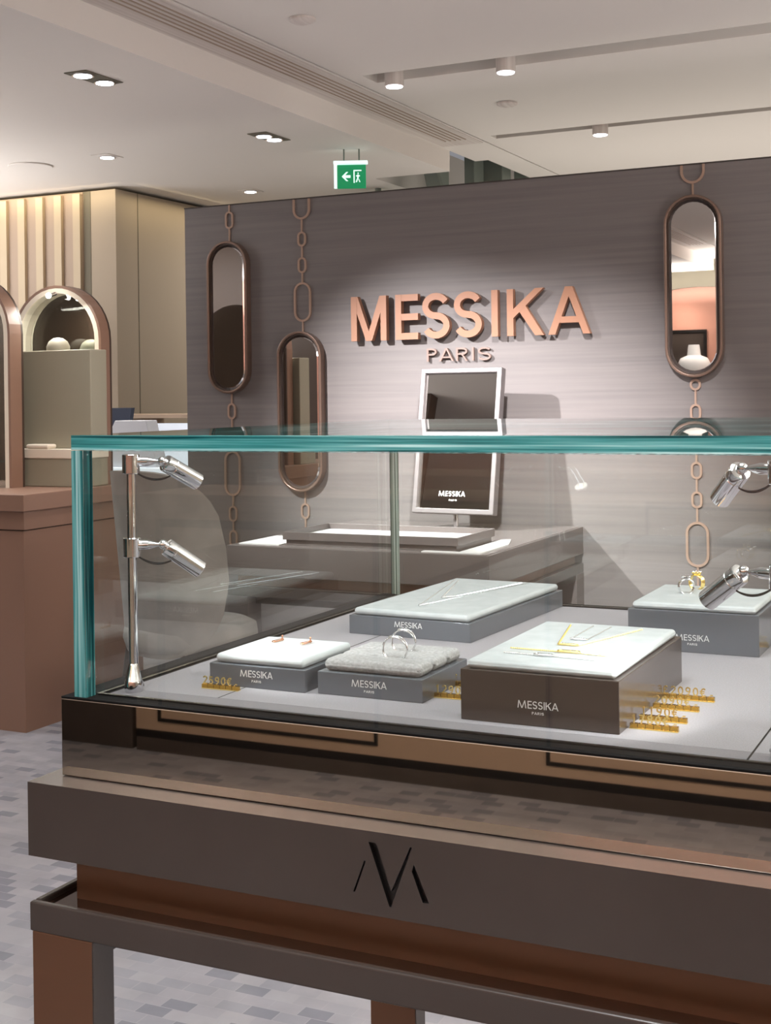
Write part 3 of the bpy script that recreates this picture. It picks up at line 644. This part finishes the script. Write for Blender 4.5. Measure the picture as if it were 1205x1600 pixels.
# dark channel round the tray
ix0, iy0, iy1 = GX0+TH, GY0+TH, GY1-TH
mb = MB(); mb.box(MX0, -MX0, MY0, 1.556, 1.0425, 1.0443); G(mb, 'channel_plate', m_matte, bevel=.0004)
mb = MB(); w = .0035
mb.box(ix0+.001, -ix0-.001, iy0+.001, iy0+.001+w, 1.0443, 1.0458).box(ix0+.001, -ix0-.001, iy1-.001-w, iy1-.001, 1.0443, 1.0458)
mb.box(ix0+.001, ix0+.001+w, iy0+.001+w, iy1-.001-w, 1.0443, 1.0458).box(-ix0-.001-w, -ix0-.001, iy0+.001+w, iy1-.001-w, 1.0443, 1.0458)
G(mb, 'tray_rim', m_rim)
tx0, ty0, ty1 = ix0+.0085, iy0+.0085, iy1-.0085; g = .0008
for (a, b, c, d) in ((tx0, -.626-g, ty0+.022, ty1), (-.626+g, -.1785-g, ty0+.022, ty1), (-.1785+g, .1785-g, ty0+.022, ty1), (.1785+g, -tx0, ty0+.022, ty1)):
    G(MB().box(a, b, c, d, 1.0443, Z0), 'liner_pad', m_liner)
for a, b in ((tx0, -.1785-g), (-.1785+g, -tx0)):
    G(MB().box(a, b, ty0, ty0+.0215, 1.0443, Z0), 'liner_border_shaded', m_linershade)
# taupe ledge with the emblem cut into its face
LX0, LY0 = -.7725, .8885
led = G(MB().box(LX0, -LX0, LY0, 1.585, .9128, .9755), 'ledge', [m_taupe, m_black])
cut = MB(); o0 = (0, LY0-.003+0, 0)
for poly in ([(-.4478,.9673),(-.4415,.9670),(-.4280,.9262),(-.4307,.9214),(-.4335,.9262)],   # heavy stroke of the V
             [(-.4145,.9665),(-.4128,.9680),(-.4278,.9250),(-.4307,.9214),(-.4292,.9262)],
             [(-.4610,.9284),(-.4594,.9284),(-.4502,.9520),(-.4512,.9530)],
             [(-.4122,.9500),(-.4106,.9560),(-.3990,.9285),(-.4042,.9285)]):
    pass
def boolean_cut(target, polys, depth):
    for pl in polys:
        c = MB().prism(pl, (0, LY0-.003, 0), (1,0,0), (0,0,1), (0, depth+.003, 0)).obj('cutter', m_black)
        c.data.transform(Matrix.Translation(-Vector(sc.location)))
        md = target.modifiers.new('cut', 'BOOLEAN'); md.operation = 'DIFFERENCE'; md.object = c; md.solver = 'EXACT'
        c.location = sc.location
        bpy.context.view_layer.update()
        me = bpy.data.meshes.new_from_object(target.evaluated_get(bpy.context.evaluated_depsgraph_get()))
        target.modifiers.remove(md); target.data = me; bpy.data.objects.remove(c, do_unlink=True)
EMBLEM = [[(-.4478,.9673),(-.4412,.9670),(-.4296,.9330),(-.4136,.9680),(-.4122,.9676),(-.4298,.9214),(-.4312,.9214)],
          [(-.4612,.9284),(-.4596,.9284),(-.4504,.9525),(-.4516,.9530)],
          [(-.4125,.9500),(-.4108,.9556),(-.3990,.9288),(-.4040,.9284)]]
boolean_cut(led, EMBLEM, .004)
for p in led.data.polygons:
    c = p.center
    if -.47 < c.x < -.39 and LY0+.0035 < c.y+1.22 < LY0+.0045: p.material_index = 1
G(MB().box(-.7476, .7476, .9211, 1.55, .8687, .9128), 'recessed_band', m_bronze)
mb = MB(); FZ0, FZ1 = .8485, .8735; fy1 = 1.585; r = .007
mb.box(LX0, -LX0, LY0, LY0+r, FZ0, FZ1).box(LX0, -LX0, fy1-r, fy1, FZ0, FZ1).box(LX0, LX0+r, LY0+r, fy1-r, FZ0, FZ1).box(-LX0-r, -LX0, LY0+r, fy1-r, FZ0, FZ1)
G(mb, 'table_frame', m_taupe, bevel=.0018, seg=3)
G(MB().box(LX0+r, -LX0-r, LY0+r, fy1-r, FZ0+.002, .8687), 'table_inset', m_darkgloss)
for sx in (-1, 1):
    for y0 in (LY0+.001, 1.528):
        x0 = -.7705 if sx < 0 else .7075
        G(MB().box(x0, x0+.063, y0, y0+.027, 0, FZ0), 'leg', m_bronze, bevel=.001)
        G(MB().box(*((x0+.0631, x0+.0645) if sx < 0 else (x0-.0015, x0-.0001)), y0, y0+.027, 0, FZ0), 'leg_lining', m_taupe)
    x0 = -.7065 if sx < 0 else .705
    G(MB().box(x0-.002, x0+.0005, LY0+.028, 1.528, .833, FZ0), 'side_apron', m_taupe)
    x0 = -.7705 if sx < 0 else .7075
    G(MB().box(x0, x0+.0605, LY0+.028, 1.528, .05, .075), 'foot_rail', m_bronze)

# ================================================================== LAMP POLES IN THE CASE
def lamp_pole(x, y, aims, label):
    t = thing('lamp_pole', label, 'case lamp', (x, y, Z0), 0, 'chrome lamp poles inside the showcase')
    MB().lathe([(.0078,0),(.0082,.001),(.0082,.0085),(.0076,.010),(.0048,.022),(.0040,.0245)], n=40).obj('base', m_chrome, t, smooth=35)
    for a in (0, 120, 240):
        an = math.radians(a-70); d = Vector((math.cos(an), math.sin(an), 0))
        MB().cyl(d*.0078+Vector((0,0,.005)), d*.0086+Vector((0,0,.005)), .0016, n=14).obj('set_screw', m_black, t)
    MB().cyl((0,0,.02), (0,0,.2045), .0040, n=32).obj('pole', m_chrome, t, smooth=40)
    for zc, side, dirv in aims:
        zc -= Z0; col = MB()
        col.lathe([(.0072,-.0085),(.0076,-.0080),(.0076,.0080),(.0072,.0085)], (0,0,zc), n=36)
        c = col.obj('collar', m_chrome, t, smooth=35)
        s = Vector(side).normalized()
        a = MB(); q = Vector((0,0,zc+.002))
        a.lathe([(.0042,.006),(.0042,.0145),(.0040,.015),(.0018,.0225),(.0016,.026)], q, s, n=24)
        a.obj('arm', m_chrome, c, smooth=35)
        b = q+s*.0275
        MB().ball(b, .0042, 24).obj('ball_joint', m_chrome, c, smooth=60)
        d = Vector(dirv).normalized(); h = b+d*.0025
        m = MB().lathe([(.0045,.0),(.0074,.0012),(.0078,.0025),(.0078,.0090),(.0074,.0094),(.0074,.0099),(.0078,.0103),(.0078,.0385),(.0072,.0390),(.0068,.0375)], h-d*.0005, d, n=36)
        hd = m.obj('lamp_head', m_chrome, t, smooth=35)
        MB().cyl(h+d*.0372, h+d*.0376, .0066, n=24).obj('lens', m_minilamp, hd)
        side2 = s.cross(Vector((0,0,1)))
        for k, sag in ((-1, .0085), (1, .0105)):
            p0 = Vector((0,0,zc-.0085))+s*.006+side2*.0010*k; p1 = h+d*.009-Vector((0,0,.0066)); mid = (p0+p1)/2-Vector((0,0,sag))
            pts = [p0*(1-u)**2+mid*2*u*(1-u)+p1*u*u for u in [i/12 for i in range(13)]]
            MB().tube(pts, .00055, 8).obj('cable', m_cable, c, smooth=60)
        wp = Vector((x, y, Z0))+h+d*.041
        spot('case_lamp_light', wp, wp+d, LAMP_W, 95, .9, .006, (1, .985, .97))
LAMP_W = 1.15
lamp_pole(-.7087, .9539, [(1.2435, (1, .48, 0), (.38, .82, -.50)), (1.1706, (1, .48, 0), (.56, .60, -.60))], 'chrome lamp pole with two tilted spot heads in the left front corner of the case')
lamp_pole(-.1565, .9500, [(1.2435, (-1, .30, 0), (-.545, .67, -.62)), (1.1706, (-1, .30, 0), (-.74, .38, -.62))], 'chrome lamp pole cut by the right edge of the photo, heads turned left')

# ================================================================== DISPLAY BOXES
def disp_box(x0, x1, y0, y1, h, ch, label, logo=.5, cush='leather', rz=0, bm_=None):
    t = thing('display_box', label, 'display box', ((x0+x1)/2, (y0+y1)/2, Z0), math.radians(rz), 'grey display boxes with padded tops')
    w, d = (x1-x0)/2, (y1-y0)/2
    MB().box(-w, w, -d, d, 0, h).obj('base', bm_ or m_box, t, .0006, 2)
    i = .0035
    if cush == 'leather':
        MB().box(-w+i, w-i, -d+i, d-i, h, h+ch).obj('cushion', m_leather, t, min(.0045, ch*.6), 5, smooth=60)
    else:
        n = 3; dd = (2*d-2*i)/n
        for k in range(n):
            MB().box(-w+i, w-i, -d+i+k*dd+.0003, -d+i+(k+1)*dd-.0003, h, h+ch).obj('cushion_roll', m_suede, t, .0055, 6, smooth=70)
    small_logo(t, 0, -d, h*(1-logo))
    return t
disp_box(-.6625, -.5652, 1.0035, 1.1035, .0195, .0080, 'low grey box with pale pad holding two gold earrings, beside the left lamp pole', .42)
disp_box(-.5545, -.4555, 1.0070, 1.1050, .0195, .0105, 'low grey box with three suede rolls holding two white rings', .45, 'suede')
disp_box(-.6570, -.5130, 1.2740, 1.5350, .0200, .0075, 'long grey box with silver necklaces, rearmost in the case left of the centre', .38, rz=-3)
disp_box(-.4060, -.2780, .9705, 1.1700, .0400, .0070, 'tall dark box in front with gold and silver chains on its pale pad', .62, bm_=m_boxrefl)
disp_box(-.3632, -.2350, 1.3035, 1.4400, .0400, .0070, 'tall grey box at the back right carrying two chunky rings', .66)

# ================================================================== JEWELLERY
def chain(mb, pts, bead=.0006, step=.0015):
    P = [Vector(p) for p in pts]
    k = 0
    for a, b in zip(P, P[1:]):
        L = (b-a).length; n = max(1, int(L/step)); d = (b-a).normalized(); q = d.to_track_quat('X', 'Z')
        for i in range(n):
            c = a+(b-a)*((i+.5)/n); k += 1
            e = [Vector((step*.55,0,0)), Vector((0,bead*1.2,0)), Vector((0,0,bead)), Vector((-step*.55,0,0)), Vector((0,-bead*1.2,0)), Vector((0,0,-bead*.7))]
            mb.add([c+q@v for v in e], [(0,1,2),(1,3,2),(3,4,2),(4,0,2),(1,0,5),(3,1,5),(4,3,5),(0,4,5)])
    return mb
m_gem = mat('diamond', (250, 252, 255), .03, 1)
def gems(mb, a, b, n, r=.0007):
    a, b = Vector(a), Vector(b)
    for i in range(n):
        c = a+(b-a)*((i+.5)/n)
        mb.add([c+Vector(v)*r for v in ((1,0,0),(0,1,0),(-1,0,0),(0,-1,0),(.5,.5,.7),(-.5,.5,.7),(-.5,-.5,.7),(.5,-.5,.7),(0,0,-.9))],
               [(0,1,4),(1,5,4),(1,2,5),(2,6,5),(2,3,6),(3,7,6),(3,0,7),(0,4,7),(4,5,6,7),(1,0,8),(2,1,8),(3,2,8),(0,3,8)])
def bar_frame(mb, c, dirv, L, w, r=.0004):
    """little stadium-shaped frame lying flat"""
    d = Vector(dirv).normalized(); e = Vector((-d.y, d.x, 0)); c = Vector(c)
    pts = [c+d*(sgn*(L/2-w/2)+w/2*math.cos(a))+e*w/2*math.sin(a) for sgn, a0 in ((1, -PI/2), (-1, PI/2)) for a in [a0+PI*i/8 for i in range(9)]]
    return mb.tube(pts, r, 8, True)
# earrings on the first box
for x, lb in ((-.6330, 'left one of the two rose gold bar earrings'), (-.6030, 'right one of the two rose gold bar earrings')):
    z = Z0+.0275; t = thing('bar_earring', lb, 'earring', (x, 1.074, z), math.radians(85), 'rose gold bar earrings on the pale pad')
    bar_frame(MB(), (0,0,.0016), (1,0,0), .015, .0040, .0007).obj('frame', m_rosegold, t, smooth=60)
    mb = MB(); gems(mb, (-.004,0,.0020), (.004,0,.0020), 5, .0008); mb.obj('stones', m_gem, t)
    mb = MB(); mb.cyl((.0072,0,-.0006), (.0072,0,.0042), .0007, n=10); mb.ball((.0072,0,.0046), .0010, 12); mb.obj('post', m_rosegold, t, smooth=50)
# rings
def ring(loc, rz, rad, m, label, group, style='open', tilt=0):
    t = thing('ring', label, 'ring', loc, math.radians(rz), group)
    if style == 'open':
        for k, dz in ((-1, 0), (1, .0)):
            pts = [((rad)*math.cos(a), k*(.0012+.0022*max(0, math.sin(a))), rad*math.sin(a)) for a in [2*PI*i/40 for i in range(40)]]
            MB().tube(pts, .00055, 8, True).obj('band', m, t, smooth=60)
        bar_frame(MB(), (0,0,rad), (1,0,0), .010, .0050, .0006).obj('top_bezel', m, t, smooth=60)
        mb = MB(); gems(mb, (-.0035,0,rad+.0006), (.0035,0,rad+.0006), 3, .0010); mb.obj('stones', m_gem, t)
    else:
        mb = MB(); A = [(rad*math.cos(2*PI*i/40), rad*math.sin(2*PI*i/40)) for i in range(40)]; B = [(a*.84, b*.84) for a, b in A]
        mb.ring(A, B, (0,-.0032,0), (1,0,0), (0,0,1), (0,.0064,0)); mb.obj('band', m, t, .0008, 2, smooth=50)
        mb = MB().lathe([(.0030,0),(.0052,.0015),(.0052,.0026),(.0030,.0030),(.0028,.0014)], (0,0,rad-.0008), n=8); mb.obj('bezel', m, t)
        mb = MB(); [gems(mb, (math.cos(a)*.0042, math.sin(a)*.0042, rad+.0024), (math.cos(a)*.0042+.0001, math.sin(a)*.0042, rad+.0024), 1, .0009) for a in [PI/4*i for i in range(8)]]; mb.obj('stones', m_gem, t)
    return t
zr = Z0+.030
ring((-.4960, 1.0400, zr+.0065), 10, .0108, m_whitegold, 'front one of the two white gold rings standing in the suede rolls', 'white gold rings in the suede rolls')
ring((-.5025, 1.0715, zr+.0070), 10, .0108, m_whitegold, 'rear one of the two white gold rings standing in the suede rolls', 'white gold rings in the suede rolls')
zb = Z0+.047
ring((-.3215, 1.378, zb+.0068), 28, .0086, m_whitegold, 'chunky white gold ring standing left on the back right box', 'rings on the back right box', 'solid')
ring((-.3185, 1.412, zb+.0068), -20, .0086, m_gold, 'chunky yellow gold ring with a sparkling stone, behind the white one', 'rings on the back right box', 'solid')
# necklaces
def necklace(z, ends, c, barL, m, label, group, cdir=(1,0,0), bead=.0006):
    t = thing('necklace', label, 'necklace', c+(z,) if len(c) == 2 else c, 0, group)
    o = Vector((c[0], c[1], z)); cd = Vector(cdir).normalized()
    mb = MB()
    for sgn, e in zip((-1, 1), ends):
        p = Vector((e[0], e[1], z))-o; chain(mb, [cd*sgn*barL/2+Vector((0,0,.0006)), p+Vector((0,0,.0006))], bead)
    mb.obj('chain', m, t)
    bar_frame(MB(), (0,0,.0010), cdir, barL, .0030, .0007).obj('pendant', m, t, smooth=60)
    mb = MB(); gems(mb, -cd*barL*.36+Vector((0,0,.0014)), cd*barL*.36+Vector((0,0,.0014)), 5, .0010); mb.obj('stones', m_gem, t)
    return t
z3 = Z0+.0275; g3 = 'silver necklaces on the long box'
necklace(z3, [(-.640, 1.520), (-.545, 1.520)], (-.5950, 1.322), .016, m_whitegold, 'silver necklace whose bar pendant lies nearest the front of the long box', g3, (.25, 1, 0))
t = necklace(z3, [(-.634, 1.515), (-.552, 1.515)], (-.5910, 1.382), .018, m_whitegold, 'silver necklace with the bigger pendant inside the V of the other one', g3, (.55, .8, 0), .0008)
z4 = Z0+.047
necklace(z4, [(-.373, 1.150), (-.3075, 1.150)], (-.3455, 1.0570), .017, m_gold, 'yellow gold necklace with bar pendant on the tall front box', 'necklaces on the tall front box', bead=.0008)
necklace(z4, [(-.3525, 1.152), (-.336, 1.152)], (-.3445, 1.0835), .014, m_whitegold, 'white gold necklace with a short bar pendant, behind the yellow gold one', 'necklaces on the tall front box')
def bracelet(y, x0, x1, xa, xb, m, label):
    t = thing('bracelet', label, 'bracelet', ((xa+xb)/2, y, z4), 0, 'bracelets on the tall front box')
    o = Vector(t.location); o.z = 0
    mb = MB(); P_ = lambda x, yy: Vector((x, yy, .0007))-Vector((o.x, o.y, 0))
    chain(mb, [P_(x0, y+.0015), P_(xa, y)], .0010, .0018); chain(mb, [P_(xb, y), P_(x1, y-.004)], .0010, .0018); mb.obj('chain', m, t)
    w = (xb-xa); bar_frame(MB(), (0,0,.0014), (1,0,0), w, .0042, .0008).obj('bar', m, t, smooth=60)
    mb = MB(); gems(mb, (-w*.33,0,.0018), (w*.33,0,.0018), 6, .0012); mb.obj('stones', m_gem, t)
bracelet(1.0265, -.3855, -.302, -.3440, -.3260, m_gold, 'yellow gold bracelet stretched across the pad of the tall front box')
bracelet(1.0070, -.3840, -.303, -.3575, -.3420, m_whitegold, 'white gold bracelet stretched across the pad, nearest the front edge')

# ================================================================== GOLD PRICE TAGS
DW = {'1': .42, '2': .62, '5': .60, '7': .60, '8': .62, '9': .62, '0': .66, 'e': .72, ',': .62, 'L': .6}
def price(txt, x, y, label, rz=0):
    t = thing('price_tag', label, 'price tag', (x, y, Z0), math.radians(rz), 'gold cube price tags in the showcase')
    n = len(txt); p = .0062
    MB().box(0, n*p, -.0026, .0026, 0, .0010).obj('rail', m_gold, t, .0002)
    for i, c in enumerate(txt):
        b = MB().box(i*p+.00015, (i+1)*p-.00015, -.0022, .0022, .0010, .0042).obj('cube', m_goldcube, t, .0003, 2)
        hgt = .0070 if c != ',' else .0060
        mb = MB(); W = DW[c]; put_glyph(mb, c, 0, .15, W, Vector((i*p+p/2-W*hgt/2, -.0004, .0041)), Vector((hgt,0,0)), Vector((0,0,hgt)), Vector((0,-.0009,0)))
        mb.obj('digit', m_gold, b)
price('2590e,', -.6600, .9885, 'gold price tag reading 2590 euro in front of the earring box', 1)
price('1290e,', -.4560, 1.0330, 'front gold price tag reading 1290, half hidden by the tall front box', 0)
price('L2090e,', -.4790+.020, 1.0790, 'rear gold price tag between the suede box and the tall box, mostly hidden', 0)
price('1780e,', -.2765, .9945, 'gold price tag reading 1780 euro, nearest the front of its stack of four')
price('1190e,', -.2765, 1.0230, 'gold price tag reading 1190 euro, second from the front')
price('2090e,', -.2765, 1.0640, 'gold price tag reading 2090 euro, third from the front')
price('L2090e,', -.2765-.002, 1.1020, 'longest gold price tag, rearmost of the four beside the tall front box')
price('2590e,', -.2335, 1.3600, 'gold price tag beside the tall box at the back right')

# dark partition and a small showcase that only the left oval mirrors see
tag(MB().box(-7.9, -4.55, 1.80, 1.90, 0, HL-.001).obj('partition', m_walnut), 'dark walnut partition seen reflected in the two left oval mirrors', 'partition')
rs = thing('small_showcase', 'small glass showcase on a grey stand, reflected in the lowest oval mirror', 'display case', (-5.0, 2.6, 0))
MB().box(-.35, .35, -.2, .2, 0, .62).obj('stand', m_desk, rs, .003)
MB().box(-.34, .34, -.19, .19, .621, .63).obj('lining', m_liner, rs)
MB().box(-.34, .34, -.19, .19, .63, .95).obj('glass_box', m_glass, rs)
mb = MB()
for sx in (-1, 1):
    for sy in (-1, 1): mb.box(sx*.345-.005, sx*.345+.005, sy*.195-.005, sy*.195+.005, .62, .96)
for sy in (-1, 1): mb.box(-.34, .34, sy*.195-.005, sy*.195+.005, .95, .96)
for sx in (-1, 1): mb.box(sx*.345-.005, sx*.345+.005, -.19, .19, .95, .96)
mb.obj('glass_edges', m_edge, rs)
MB().cyl((-.1,0,.63), (-.1,0,.80), .006, n=16).obj('lamp_pole', m_chrome, rs); MB().ball((-.1,.02,.81), .014).obj('lamp_bulb', bpy.data.materials['bulb_glow'], rs)
